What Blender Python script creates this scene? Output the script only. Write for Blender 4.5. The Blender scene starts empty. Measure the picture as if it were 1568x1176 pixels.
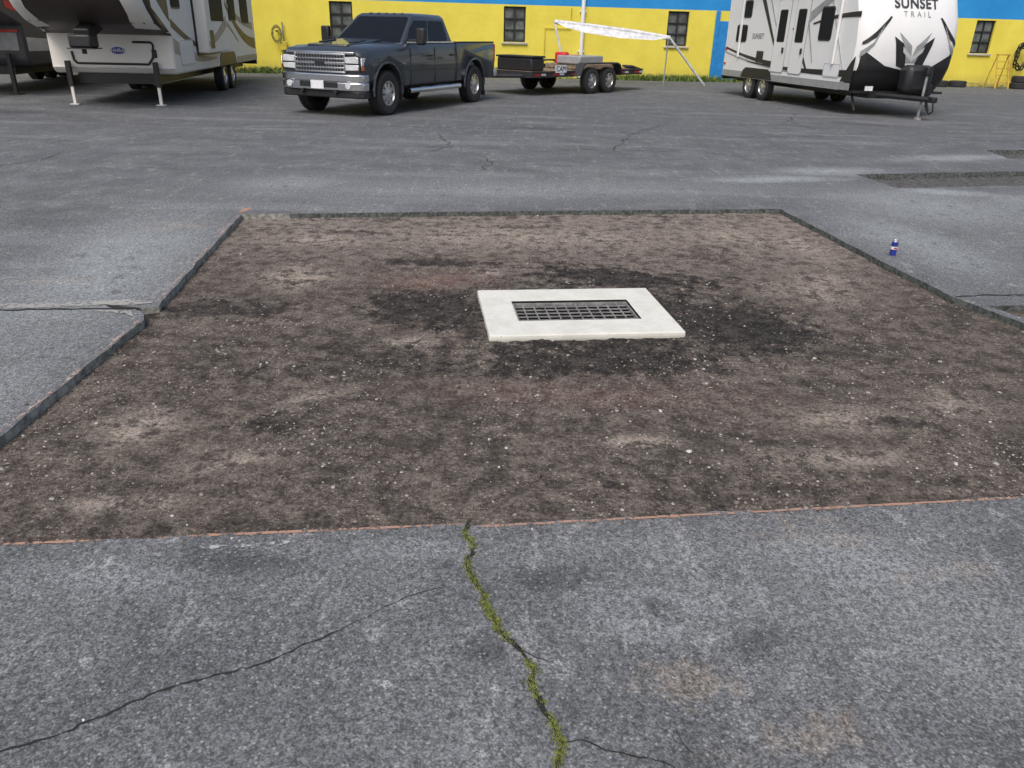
import bpy, bmesh, math, random
from mathutils import Matrix, Vector, noise
from mathutils.geometry import delaunay_2d_cdt
random.seed(7)
scn=bpy.context.scene
scn.view_settings.view_transform='Standard'; scn.view_settings.look='None'
scn.view_settings.exposure=0; scn.view_settings.gamma=1
col=scn.collection

# ------------------------------------------------------------------ materials
class NT:
    def __init__(s,name,dim='3D'):
        s.dim=dim
        s.m=bpy.data.materials.new(name); s.m.use_nodes=True
        s.t=s.m.node_tree; s.t.nodes.clear()
        s.out=s.t.nodes.new('ShaderNodeOutputMaterial')
        s.p=s.t.nodes.new('ShaderNodeBsdfPrincipled')
        s.t.links.new(s.p.outputs[0],s.out.inputs[0])
        tc=s.t.nodes.new('ShaderNodeTexCoord'); s.pos=tc.outputs['Object']
    def N(s,t): return s.t.nodes.new(t)
    def L(s,a,b):
        if hasattr(a,'is_output'): s.t.links.new(a,b)
        else: b.default_value=a
    def math(s,op,a,b=0.0,c=None,clamp=False):
        n=s.N('ShaderNodeMath'); n.operation=op; n.use_clamp=clamp
        s.L(a,n.inputs[0]); s.L(b,n.inputs[1])
        if c is not None: s.L(c,n.inputs[2])
        return n.outputs[0]
    def noise(s,scale,detail=4,rough=.55,vec=None,dist=0):
        n=s.N('ShaderNodeTexNoise'); n.noise_dimensions=s.dim; n.inputs['Scale'].default_value=scale
        n.inputs['Detail'].default_value=detail; n.inputs['Roughness'].default_value=rough
        n.inputs['Distortion'].default_value=dist
        s.L(vec if vec is not None else s.pos,n.inputs['Vector']); return n.outputs[0]
    def voro(s,scale,vec=None,rnd=1):
        n=s.N('ShaderNodeTexVoronoi'); n.voronoi_dimensions=s.dim; n.inputs['Scale'].default_value=scale
        n.inputs['Randomness'].default_value=rnd
        s.L(vec if vec is not None else s.pos,n.inputs['Vector']); return n.outputs['Distance'],s.sep(n.outputs['Color'])
    def stretch(s,sx,sy,rot):
        m=s.N('ShaderNodeMapping'); m.inputs['Scale'].default_value=(sx,sy,1); m.inputs['Rotation'].default_value=(0,0,rot); s.L(s.pos,m.inputs[0]); return m.outputs[0]
    def ramp(s,f,stops):
        n=s.N('ShaderNodeMapRange'); n.interpolation_type='SMOOTHSTEP'
        a,b,c,d=stops
        s.L(f,n.inputs[0]); n.inputs[1].default_value=a; n.inputs[2].default_value=b
        n.inputs[3].default_value=c; n.inputs[4].default_value=d
        return n.outputs[0]
    def mix(s,f,a,b,mode='MIX'):
        n=s.N('ShaderNodeMix'); n.data_type='RGBA'; n.blend_type=mode
        s.L(f,n.inputs[0])
        for v,i in ((a,6),(b,7)):
            if isinstance(v,tuple) and len(v)==3: v=v+(1,)
            s.L(v,n.inputs[i])
        return n.outputs[2]
    def grey(s,v):
        n=s.N('ShaderNodeCombineColor')
        for i in range(3): s.L(v,n.inputs[i])
        return n.outputs[0]
    def sep(s,v):
        n=s.N('ShaderNodeSeparateXYZ'); s.L(v,n.inputs[0]); return n.outputs
    def blob(s,cx,cy,rx,ry,rot=0,inner=.25,nz=None,amt=.6):
        m=s.N('ShaderNodeMapping'); m.vector_type='TEXTURE'
        m.inputs['Location'].default_value=(cx,cy,0); m.inputs['Rotation'].default_value=(0,0,math.radians(rot))
        m.inputs['Scale'].default_value=(rx,ry,1); s.L(s.pos,m.inputs[0])
        l=s.N('ShaderNodeVectorMath'); l.operation='LENGTH'; s.L(m.outputs[0],l.inputs[0])
        d=l.outputs['Value']
        if nz is not None:
            d=s.math('MULTIPLY_ADD',nz,amt*2,s.math('ADD',d,-amt))
        return s.ramp(d,(inner,1,1,0))
    def bump(s,h,strength=.5,dist=.01):
        n=s.N('ShaderNodeBump'); n.inputs['Strength'].default_value=strength
        n.inputs['Distance'].default_value=dist; s.L(h,n.inputs['Height'])
        s.L(n.outputs[0],s.p.inputs['Normal'])
    def fin(s,colr,rough=.8,metal=0,spec=None):
        if isinstance(colr,tuple) and len(colr)==3: colr=colr+(1,)
        s.L(colr,s.p.inputs['Base Color']); s.L(rough,s.p.inputs['Roughness']); s.L(metal,s.p.inputs['Metallic'])
        if spec is not None: s.p.inputs['Specular IOR Level'].default_value=spec
        return s.m

def M(name,c,rough=.5,metal=0,var=.12,scale=6,coat=0,bump=0,spec=None,det=3):
    k=NT(name)
    n=k.noise(scale,det,.6)
    lo=tuple(x*(1-var) for x in c); hi=tuple(min(1,x*(1+var)) for x in c)
    f=k.ramp(n,(.3,.7,0,1))
    cc=k.mix(f,lo,hi)
    if bump: k.bump(k.noise(scale*12,3),bump,.004)
    k.fin(cc,k.ramp(n,(.3,.7,max(0.02,rough*.93),min(1,rough*1.07))),metal,spec)
    if coat: k.p.inputs['Coat Weight'].default_value=coat; k.p.inputs['Coat Roughness'].default_value=.05
    return k.m

def asphalt_mat():
    k=NT('asphalt','2D')
    x,y,z=k.sep(k.pos)
    nA=k.noise(.35,4,.6); nB=k.noise(1.7,6,.68); nC=k.noise(7,5,.7); nD=k.noise(40,3,.7)
    nE=k.math('MULTIPLY_ADD',nC,.5,k.math('MULTIPLY',nB,.5))
    base=k.mix(k.ramp(nB,(.3,.7,0,1)),(.112,.118,.124),(.178,.185,.192))
    base=k.mix(k.math('MULTIPLY',k.ramp(nA,(.35,.65,0,1)),.45),base,(.130,.140,.148))
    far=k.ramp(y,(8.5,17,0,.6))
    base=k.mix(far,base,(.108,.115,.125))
    nS=k.noise(1.0,5,.65,k.stretch(.25,1.3,.2))
    base=k.mix(k.ramp(nS,(.5,.72,0,.45)),base,(.25,.262,.272))
    bl=[(-3.0,5.6,.95,2.8,8,1),(-3.5,3.6,1.0,1.1,0,1),(-2.55,3.2,.4,.9,0,.8),(-2.6,9.0,1.2,.8,10,.75),(3.2,10.1,1.4,.35,12,1.4),(4.3,10.9,1.2,.5,12,1.2),(5.2,9.5,1.1,.35,-12,1.3),
        (4.6,8.6,1.7,1.6,0,.85),(3.6,7.0,.7,1.9,5,.85),(0,9.0,5,1.0,9,.5),(6.2,9.1,1.6,.6,10,.9),(6.9,12.6,1.8,.5,20,1.1),(.45,1.9,.35,.2,10,.55),(1.3,2.2,.5,.25,0,.5),(-1.3,2.0,.5,.15,0,.5),(-.35,2.2,.3,.1,5,.5)]
    acc=None
    for b in bl:
        v=k.math('MULTIPLY',k.blob(b[0],b[1],b[2],b[3],b[4],.1,nE,1.5),b[5])
        acc=v if acc is None else k.math('MAXIMUM',acc,v)
    dust=k.math('MULTIPLY',acc,k.ramp(nC,(.25,.75,.4,1.0)),clamp=True)
    base=k.mix(k.math('MULTIPLY',dust,.82,clamp=True),base,(.355,.388,.40))
    nR=k.noise(2.2,5,.75,k.stretch(3.5,.7,-.9))
    base=k.mix(k.ramp(nR,(.58,.72,0,.5)),base,(.32,.33,.335))
    base=k.mix(k.math('MULTIPLY',k.ramp(nC,(.58,.70,0,1)),k.ramp(nB,(.42,.6,0,.6))),base,(.38,.39,.39))
    base=k.mix(k.math('MULTIPLY',k.ramp(nC,(.42,.30,0,1)),k.ramp(nB,(.6,.42,0,.5))),base,(.06,.063,.067))
    tan=None
    for b in [(1.52,2.15,.16,.06,10),(.52,1.62,.2,.1,0),(1.1,2.35,.3,.10,0),(-3.2,5.1,.3,.1,10),(-3.0,6.8,.4,.2,10),(.78,1.45,.2,.1,0),(-3.9,4.9,.4,.1,0)]:
        v=k.blob(*b,.0,nC,2.2); tan=v if tan is None else k.math('MAXIMUM',tan,v)
    base=k.mix(k.math('MULTIPLY',tan,.24),base,(.44,.36,.28))
    dk=None  # dark spots, plus soft shade painted on the ground under the parked vehicles
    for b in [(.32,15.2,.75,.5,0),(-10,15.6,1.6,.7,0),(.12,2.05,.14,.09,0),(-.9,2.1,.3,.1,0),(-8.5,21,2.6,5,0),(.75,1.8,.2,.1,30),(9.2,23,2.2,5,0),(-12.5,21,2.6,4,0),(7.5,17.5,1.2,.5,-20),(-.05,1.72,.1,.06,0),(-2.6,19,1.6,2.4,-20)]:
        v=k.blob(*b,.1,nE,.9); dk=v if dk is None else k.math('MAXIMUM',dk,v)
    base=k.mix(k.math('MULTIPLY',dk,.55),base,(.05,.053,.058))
    vd,vs=k.voro(165); vd2,vs2=k.voro(70)
    g=k.ramp(vs[0],(0,1,.66,1.34))
    bright=k.math('MULTIPLY',k.math('GREATER_THAN',vs2[1],.90),k.math('LESS_THAN',vd2,.3))
    mul=k.math('MULTIPLY',g,k.ramp(nD,(.3,.7,.76,1.24)))
    mul=k.math('MULTIPLY',mul,k.ramp(vd,(.35,.75,1.02,.75)))
    colr=k.mix(1.0,base,k.grey(mul),'MULTIPLY')
    colr=k.mix(k.math('MULTIPLY',bright,.45),colr,(.43,.435,.42))
    pits=k.math('MULTIPLY',k.math('LESS_THAN',vs2[2],.14),k.math('LESS_THAN',vd2,.38))
    colr=k.mix(k.math('MULTIPLY',pits,.55),colr,(.045,.048,.052))
    h=k.math('ADD',k.math('MULTIPLY',vd,-.6),nD)
    k.bump(h,.42,.004)
    return k.fin(colr,.85,0,.3)

def dirt_mat():
    k=NT('dirt','2D')
    nB=k.noise(2.1,7,.72); nC=k.noise(9,6,.78); nD=k.noise(50,4,.75)
    nE=k.math('MULTIPLY_ADD',nC,.55,k.math('MULTIPLY',nB,.45))
    nS=k.noise(1.6,6,.75,k.stretch(.6,2.0,-.1))
    base=k.mix(k.ramp(nE,(.38,.62,0,1)),(.088,.076,.066),(.158,.134,.114))
    base=k.mix(k.ramp(nS,(.52,.68,0,.5)),base,(.20,.168,.142))
    base=k.mix(k.ramp(nS,(.46,.30,0,.5)),base,(.062,.054,.048))
    x,y,z=k.sep(k.pos)
    back=k.ramp(y,(5.2,7.2,0,.85))
    base=k.mix(k.math('MULTIPLY',back,k.ramp(nE,(.40,.54,.15,1))),base,(.27,.232,.20))
    light=None
    for b in [(-1.15,2.85,.35,.14,20),(-1.6,5.5,.6,.5,0),(1.6,3.4,.5,.25,0),(2.3,5.6,.6,.9,-20),(0,6.9,1.8,.6,5),(2.0,7.2,.7,.5,0),(-1.7,6.6,.8,.4,0),(1.5,3.0,.7,.14,5),(2.3,3.6,.5,.3,0),(-.2,5.75,.2,.22,0),(2.6,6.8,.3,1.2,5),(-.6,4.3,.35,.15,0),(-1.5,2.5,.4,.10,5),(.55,3.1,.25,.12,0),(.5,5.55,.12,.1,0),(-1.0,3.5,.3,.1,30),(-1.7,3.1,.3,.3,0)]:
        v=k.blob(*b,.1,nE,2.6); light=v if light is None else k.math('MAXIMUM',light,v)
    light=k.math('MULTIPLY',light,k.ramp(nC,(.40,.56,.15,1)))
    base=k.mix(k.math('MULTIPLY',light,.85),base,(.37,.32,.27))
    red=k.math('MAXIMUM',k.blob(-.6,5.5,.6,.32,0,.1,nE,1.9),k.math('MULTIPLY',k.blob(.5,3.6,1.2,.25,0,.1,nE,1.6),.5))
    base=k.mix(k.math('MULTIPLY',red,.5),base,(.27,.16,.135))
    dk=None
    for b in [(.5,4.75,1.25,.9,8,1),(-.5,4.9,.65,.45,0,.95),(.8,5.7,.9,.4,0,1),(-.5,6.0,.6,.15,0,.8),(1.35,4.7,.75,.6,0,1),(-1.9,4.75,.55,.25,0,.75),(.5,4.05,1.1,.25,8,.95),(-.9,3.9,.8,.18,20,.5),(-1.1,3.2,.25,.15,0,.7),(.45,2.72,.12,.05,0,.7),(1.9,3.35,.2,.08,0,.7),(-1.5,6.9,.5,.1,0,.5),(.1,7.3,.6,.1,0,.5),(-.95,4.2,.2,.2,0,.5)]:
        v=k.math('MULTIPLY',k.blob(*b[:5],.5,nE,1.5),b[5]); dk=v if dk is None else k.math('MAXIMUM',dk,v)
    base=k.mix(k.math('MULTIPLY',dk,k.ramp(nC,(.3,.65,.97,.72))),base,(.034,.031,.030))
    mul=k.math('MULTIPLY',k.ramp(nC,(.25,.75,.62,1.38)),k.ramp(nD,(.25,.75,.5,1.55)))
    colr=k.mix(1,base,k.grey(mul),'MULTIPLY')
    for sc,th,am in ((105,.84,.8),(52,.93,.75)):
        vd,vs=k.voro(sc)
        peb=k.math('MULTIPLY',k.math('GREATER_THAN',vs[0],th),k.math('LESS_THAN',vd,.3))
        colr=k.mix(k.math('MULTIPLY',peb,k.math('MULTIPLY',k.ramp(nE,(.42,.56,.10,am)),k.math('MULTIPLY_ADD',dk,-.9,1.0))),colr,k.mix(vs[1],(.28,.24,.21),(.46,.42,.37)))
    h=k.math('MULTIPLY_ADD',nC,1.3,nD)
    k.bump(h,.85,.02)
    return k.fin(colr,.95,0,.15)

def conc_mat():
    k=NT('precast_concrete')
    n=k.noise(5,6,.7); n2=k.noise(60,3,.7)
    c=k.mix(k.ramp(n,(.35,.65,0,1)),(.62,.62,.56),(.72,.72,.665))
    c=k.mix(k.ramp(n,(.58,.72,0,.4)),c,(.45,.42,.35))
    vd,vs=k.voro(90)
    c=k.mix(k.math('MULTIPLY',k.math('GREATER_THAN',vs[0],.93),k.math('LESS_THAN',vd,.28)),c,(.35,.34,.30))
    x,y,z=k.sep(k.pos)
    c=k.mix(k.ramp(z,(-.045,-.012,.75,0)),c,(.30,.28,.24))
    k.bump(n2,.25,.003)
    return k.fin(c,.8,0,.3)

def wall_mat(name,c,c2):
    k=NT(name)
    n=k.noise(.8,5,.65); n2=k.noise(9,3,.6)
    x,y,z=k.sep(k.pos)
    cc=k.mix(k.ramp(n,(.3,.7,0,1)),c,c2)
    cc=k.mix(k.math('MULTIPLY',k.ramp(z,(0,.55,1,0)),k.ramp(n2,(.3,.6,.1,.5))),cc,(.22,.2,.12))
    cv=k.N('ShaderNodeCombineXYZ'); k.L(x,cv.inputs[0]); k.L(z,cv.inputs[1])
    b=k.N('ShaderNodeTexBrick'); b.inputs['Scale'].default_value=1.0
    b.inputs['Brick Width'].default_value=.4; b.inputs['Row Height'].default_value=.2; b.inputs['Mortar Size'].default_value=.006
    b.inputs['Mortar Smooth'].default_value=.6
    k.L(cv.outputs[0],b.inputs['Vector'])
    cc=k.mix(k.math('MULTIPLY',b.outputs['Fac'],.10),cc,tuple(v*.6 for v in c))
    k.bump(k.math('ADD',k.math('MULTIPLY',k.math('SUBTRACT',1,b.outputs['Fac']),1),k.math('MULTIPLY',n2,.2)),.3,.008)
    return k.fin(cc,.75,0,.3)

def paint_alpha(name,c,thr,scale=30):
    k=NT(name,'2D')
    n=k.noise(scale,5,.7); n2=k.noise(3,3)
    a=k.ramp(k.math('ADD',n,k.math('MULTIPLY',k.math('SUBTRACT',n2,.5),.6)),(thr-.06,thr+.06,0,.85))
    k.L(a,k.p.inputs['Alpha'])
    return k.fin(k.mix(n,c,tuple(v*.6 for v in c)),.85)

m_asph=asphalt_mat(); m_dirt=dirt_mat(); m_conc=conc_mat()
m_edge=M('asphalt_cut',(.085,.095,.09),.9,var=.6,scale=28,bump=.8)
m_edgel=M('asphalt_cut_lit_dusty',(.26,.265,.24),.9,var=.45,scale=22,bump=.8)  # left cut face: pale dust plus its lit tone, both put into the colour
m_crack=M('crack_dark',(.02,.02,.02),.95)
m_pale=paint_alpha('pale_lit_dust',(.50,.50,.46),.42)  # dusty tone, paled to paint the lit lip of the crack
m_galv=M('galvanized',(.27,.27,.265),.6,.2,var=.3,scale=20)
m_hole=M('basin_inside',(.006,.006,.006),.9)
m_yel=wall_mat('yellow_block',(.71,.60,.080),(.80,.69,.10))
m_blue=wall_mat('blue_block',(.02,.24,.58),(.03,.29,.66))
m_doorblue=M('blue_paint',(.02,.22,.55),.4)
m_black=M('black_plastic',(.016,.016,.018),.5)
m_rubber=M('rubber',(.024,.024,.026),.8,bump=.3,scale=20)
m_chrome=M('chrome',(.75,.77,.8),.16,1.0,var=.04)
m_silver=M('silver_wheel',(.55,.56,.58),.3,.85)
m_glass=M('dark_glass',(.008,.009,.011),.12,0,spec=.2,var=.05)
m_glassrv=M('tinted_glass',(.02,.022,.024),.5,0,spec=.03,var=.05)
m_glass2=M('window_glass',(.12,.135,.13),.15,0,var=.5,scale=2,spec=.5)
m_truck=M('truck_paint',(.045,.056,.067),.32,.4,var=.04,coat=.7,scale=1.5)
m_lamp=M('lamp_lens',(.75,.78,.8),.1,.3,spec=1)
m_amber=M('amber',(.6,.16,.03),.3)
m_redl=M('red_lens',(.5,.02,.02),.3)
m_white=M('white_gelcoat',(.78,.79,.79),.42,var=.015,scale=1.2)
m_cream=M('cream_gelcoat',(.74,.72,.67),.6,var=.02,scale=1.2,spec=.15)
m_brown=M('brown_gelcoat',(.050,.036,.034),.45,spec=.3)
m_tan=M('tan_decal',(.40,.35,.28),.6,spec=.1)
m_grey=M('grey_decal',(.30,.31,.32),.45)
m_lgrey=M('light_grey_decal',(.5,.51,.52),.45)
m_steel=M('steel_paint',(.03,.03,.033),.5)
m_wood=M('wood',(.22,.17,.12),.8,var=.3)
m_plate=M('plate',(.7,.72,.75),.5)
m_navy=M('navy',(.02,.04,.25),.3)
m_red=M('red_paint',(.55,.03,.025),.4)
m_moss=M('moss',(.17,.20,.045),.9,var=.5,scale=60)
m_weed=M('weed',(.13,.19,.04),.8,var=.5,scale=3)
m_orange=paint_alpha('orange_marking',(.60,.36,.26),.48)
m_orange2=paint_alpha('orange_faint',(.62,.46,.38),.53)
m_whitem=paint_alpha('white_marking',(.60,.62,.62),.55,30)
m_peb=[M('pebble_a',(.36,.33,.29),.85,var=.3,scale=30),M('pebble_b',(.23,.20,.17),.9,var=.3,scale=30),M('pebble_c',(.055,.05,.047),.9,var=.3,scale=30),M('pebble_d',(.52,.51,.48),.8,var=.2,scale=30)]
m_lad=M('ladder_yellow',(.55,.33,.05),.5)
m_tarp=M('awning_fabric',(.62,.64,.66),.6,var=.2)
m_dkgrey=M('charcoal_gelcoat',(.05,.053,.06),.35)
m_sill=M('sill',(.45,.43,.36),.8)

# ------------------------------------------------------------------ mesh helpers
def obj(name,verts,faces,mats,parent=None,midx=None,smooth=False,bevel=0,seg=2):
    me=bpy.data.meshes.new(name); me.from_pydata([tuple(v) for v in verts],[],faces)
    if not isinstance(mats,(list,tuple)): mats=[mats]
    for m in mats: me.materials.append(m)
    if midx:
        for p,i in zip(me.polygons,midx): p.material_index=i
    if bevel or smooth:
        bm=bmesh.new(); bm.from_mesh(me)
        bmesh.ops.recalc_face_normals(bm,faces=bm.faces)
        bm.to_mesh(me); bm.free()
    o=bpy.data.objects.new(name,me); col.objects.link(o)
    if parent: o.parent=parent
    if bevel:
        b=o.modifiers.new('b','BEVEL'); b.width=bevel; b.segments=seg; b.limit_method='ANGLE'; b.angle_limit=math.radians(35)
    if smooth or bevel:
        for p in me.polygons: p.use_smooth=True
        try: me.set_sharp_from_angle(angle=math.radians(38))
        except Exception: pass
    return o
def empty(name,loc=(0,0,0),rz=0):
    e=bpy.data.objects.new(name,None); col.objects.link(e); e.location=loc; e.rotation_euler=(0,0,rz); return e
def box(name,c,s,m,par=None,bev=0,rot=None):
    x,y,z=s[0]/2,s[1]/2,s[2]/2
    v=[Vector(p) for p in [(-x,-y,-z),(x,-y,-z),(x,y,-z),(-x,y,-z),(-x,-y,z),(x,-y,z),(x,y,z),(-x,y,z)]]
    if rot is not None: 
        from mathutils import Euler
        R=Euler(rot).to_matrix(); v=[R@p for p in v]
    v=[p+Vector(c) for p in v]
    f=[(0,3,2,1),(4,5,6,7),(0,1,5,4),(1,2,6,5),(2,3,7,6),(3,0,4,7)]
    return obj(name,v,f,m,par,bevel=bev)
def tube(name,p0,p1,r,m,par=None,n=12,r2=None):
    p0=Vector(p0);p1=Vector(p1);d=(p1-p0).normalized()
    a=d.orthogonal().normalized(); b=d.cross(a); r2=r if r2 is None else r2
    v=[];f=[]
    for p,rr in ((p0,r),(p1,r2)):
        for i in range(n):
            t=2*math.pi*i/n; v.append(p+(a*math.cos(t)+b*math.sin(t))*rr)
    for i in range(n): f.append((i,(i+1)%n,n+(i+1)%n,n+i))
    f.append(tuple(range(n))[::-1]); f.append(tuple(range(n,2*n)))
    return obj(name,v,f,m,par,smooth=True)
def path_tube(name,pts,r,m,par=None,n=8):
    pts=[Vector(p) for p in pts]; v=[];f=[]
    for k_,p in enumerate(pts):
        d=(pts[min(k_+1,len(pts)-1)]-pts[max(k_-1,0)]).normalized()
        a=d.cross(Vector((0.13,.2,1))).normalized(); b=d.cross(a)
        for i in range(n):
            t=2*math.pi*i/n; v.append(p+(a*math.cos(t)+b*math.sin(t))*r)
    for k_ in range(len(pts)-1):
        for i in range(n): f.append((k_*n+i,k_*n+(i+1)%n,(k_+1)*n+(i+1)%n,(k_+1)*n+i))
    return obj(name,v,f,m,par,smooth=True)
def prism(name,pts,axis,a0,a1,m,par=None,bev=0):
    def P(p,a): return {'y':(p[0],a,p[1]),'x':(a,p[0],p[1]),'z':(p[0],p[1],a)}[axis]
    n=len(pts); v=[P(p,a0) for p in pts]+[P(p,a1) for p in pts]
    f=[tuple(range(n)),tuple(range(2*n-1,n-1,-1))]+[(i,n+i,n+(i+1)%n,(i+1)%n) for i in range(n)]
    o=obj(name,v,f,m,par,bevel=bev)
    bm=bmesh.new(); bm.from_mesh(o.data); bmesh.ops.recalc_face_normals(bm,faces=bm.faces); bm.to_mesh(o.data); bm.free()
    return o
def loft(name,rings,m,par=None,closed=True,caps=True,smooth=True,bev=0,midx=None):
    n=len(rings[0]); v=[p for r in rings for p in r]; f=[]
    for k_ in range(len(rings)-1):
        for i in range(n if closed else n-1):
            f.append((k_*n+i,k_*n+(i+1)%n,(k_+1)*n+(i+1)%n,(k_+1)*n+i))
    if caps: f.append(tuple(range(n))[::-1]); f.append(tuple(range((len(rings)-1)*n,len(rings)*n)))
    return obj(name,v,f,m,par,smooth=smooth,bevel=bev,midx=midx)
def lathe(name,prof,c,m,par=None,seg=32):
    v=[];f=[]
    n=len(prof)
    for i in range(seg):
        t=2*math.pi*i/seg
        for r,y in prof: v.append((c[0]+r*math.cos(t),c[1]+y,c[2]+r*math.sin(t)))
    for i in range(seg):
        j=(i+1)%seg
        for k_ in range(n-1):
            f.append((i*n+k_,i*n+k_+1,j*n+k_+1,j*n+k_))
    return obj(name,v,f,m,par,smooth=True)
def wheel(par,name,c,R,w,side,rimr,rimm,spokes=6):
    e=bpy.data.objects.new(name,None); col.objects.link(e); e.parent=par; e.location=c
    s=side; h=w/2
    pr=[(rimr,-h*.9),(rimr+.03,-h),(R-.04,-h),(R-.008,-h*.78),(R,-h*.4),(R,h*.4),(R-.008,h*.78),(R-.04,h),(rimr+.03,h),(rimr,h*.9)]
    lathe('tire',pr,(0,0,0),m_rubber,e,40)
    v=[];f=[]
    for i in range(44):
        t=2*math.pi*i/44
        for yy in (-h*.55,h*.55):
            b=len(v); dt=.045
            for rr in (R-.005,R+.009):
                for tt in (t-dt,t+dt):
                    for y_ in (yy-h*.33,yy+h*.33): v.append((rr*math.cos(tt),y_,rr*math.sin(tt)))
            f+= [(b+4,b+5,b+7,b+6),(b,b+1,b+5,b+4),(b+2,b+6,b+7,b+3),(b,b+4,b+6,b+2),(b+1,b+3,b+7,b+5)]
    obj('tread',v,f,m_rubber,e)
    lathe('rim',[(rimr+.012,s*h*.9),(rimr-.012,s*h*.92),(rimr-.03,s*h*.5),(rimr-.035,-s*h*.8)],(0,0,0),rimm,e,36)
    lathe('rim_back',[(rimr-.03,s*h*.25),(.0001,s*h*.22)],(0,0,0),m_black,e,24)
    lathe('hub',[(.085,s*h*.3),(.08,s*h*.8),(.055,s*h*.92),(.0001,s*h*.93)],(0,0,0),rimm,e,20)
    for i in range(spokes):
        t=2*math.pi*i/spokes+.3
        ca,sa=math.cos(t),math.sin(t)
        v=[]
        for r_,wd,yo in ((.06,.034,.82),(rimr-.012,.05,.72)):
            for q in (-wd,wd):
                for y_ in (s*h*yo,s*h*(yo-.35)):
                    v.append((r_*ca-q*sa,y_,r_*sa+q*ca))
        obj('spoke',v,[(0,2,6,4),(1,5,7,3),(0,4,5,1),(2,3,7,6),(4,6,7,5),(0,1,3,2)],rimm,e)
    return e
def apply_bool(o,cutters):
    for c in cutters:
        b=o.modifiers.new('bo','BOOLEAN'); b.operation='DIFFERENCE'; b.object=c; b.solver='EXACT'
        try: b.material_mode='TRANSFER'
        except Exception: pass
    dg=bpy.context.evaluated_depsgraph_get(); dg.update()
    ev=o.evaluated_get(dg); me=bpy.data.meshes.new_from_object(ev)
    o.modifiers.clear(); o.data=me
    for c in cutters: bpy.data.objects.remove(c,do_unlink=True)
def quad_panel(name,q,poly,off,m,par):
    a,b,c,d=[Vector(p) for p in q]
    n=(b-a).cross(d-a).normalized()*off
    v=[(a*(1-u)*(1-w)+b*u*(1-w)+c*u*w+d*(1-u)*w)+n for u,w in poly]
    return obj(name,v,[tuple(range(len(v)))],m,par)
def rr(u0,v0,u1,v1,r=.08,ru=None,n=4):
    ru=r if ru is None else ru; P=[]
    for cx,cy,a0 in ((u1-ru,v0+r,-90),(u1-ru,v1-r,0),(u0+ru,v1-r,90),(u0+ru,v0+r,180)):
        for i in range(n+1):
            a=math.radians(a0+90*i/n); P.append((cx+ru*math.cos(a),cy+r*math.sin(a)))
    return P

# ------------------------------------------------------------------ ground, pit
def jitter(poly,step,amt,seed=0):
    out=[]
    for i,p in enumerate(poly):
        q=poly[(i+1)%len(poly)]; L=math.dist(p,q); n=max(1,int(L/step))
        nx,ny=-(q[1]-p[1])/L,(q[0]-p[0])/L
        for j in range(n):
            t=j/n; a=amt*(noise.noise(Vector((p[0]+t*L*6,p[1]*3+seed,t*L*2)))*1.2+random.uniform(-.35,.35)) if j else 0
            out.append((p[0]+(q[0]-p[0])*t+nx*a,p[1]+(q[1]-p[1])*t+ny*a))
    return out
pit=[(-2.62,7.33),(-2.45,6.0),(-2.29,4.74),(-2.27,4.66),(-2.40,4.60),(-2.31,4.52),(-2.25,4.40),(-2.21,2.92),(-2.20,2.11),(-.16,2.365),(-.13,2.35),(2.07,2.65),(3.68,2.85),(3.32,4.76),(3.13,5.29),(3.0,6.4),(2.80,8.25),(0.1,7.82)]
holes=[jitter(pit,.04,.010,1),
       jitter([(4.57,10.70),(4.70,9.72),(6.52,10.16),(11,11.1),(11,12.3),(7.26,11.39)],.1,.02,2),
       jitter([(7.96,13.66),(7.75,12.65),(12,13.6),(12,14.7)],.1,.02,3),
       jitter([(3.27,5.10),(3.40,4.86),(4.6,4.75),(4.6,5.3)],.05,.01,4)]
def inside(p,poly):
    c=False; n=len(poly)
    for i in range(n):
        a=poly[i]; b=poly[i-1]
        if (a[1]>p[1])!=(b[1]>p[1]) and p[0]<(b[0]-a[0])*(p[1]-a[1])/(b[1]-a[1])+a[0]: c=not c
    return c
outer=[(-250,-150),(250,-150),(250,350),(-250,350)]
vs=[Vector(p) for p in outer]; es=[(i,(i+1)%4) for i in range(4)]
for h in holes:
    b=len(vs); vs+=[Vector(p) for p in h]; es+=[(b+i,b+(i+1)%len(h)) for i in range(len(h))]
ov,oe,of,_,_,_=delaunay_2d_cdt(vs,es,[],0,1e-5)
faces=[];mi=[]
for f in of:
    cx=sum(ov[i].x for i in f)/len(f); cy=sum(ov[i].y for i in f)/len(f)
    if any(inside((cx,cy),h) for h in holes): continue
    f=list(f)
    a,b,c=[ov[i] for i in f[:3]]
    if (b-a).cross(c-a)<0: f.reverse()
    faces.append(tuple(f)); mi.append(0)
verts=[(v.x,v.y,0) for v in ov]
for h in holes:
    b=len(verts); n=len(h)
    for p in h: verts.append((p[0],p[1],0))
    for p in h: verts.append((p[0]+random.uniform(-.005,.005),p[1]+random.uniform(-.005,.005),-.12))
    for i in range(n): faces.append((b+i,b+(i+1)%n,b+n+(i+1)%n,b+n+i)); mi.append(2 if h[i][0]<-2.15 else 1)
obj('asphalt_ground',verts,faces,[m_asph,m_edge,m_edgel],midx=mi)

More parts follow.
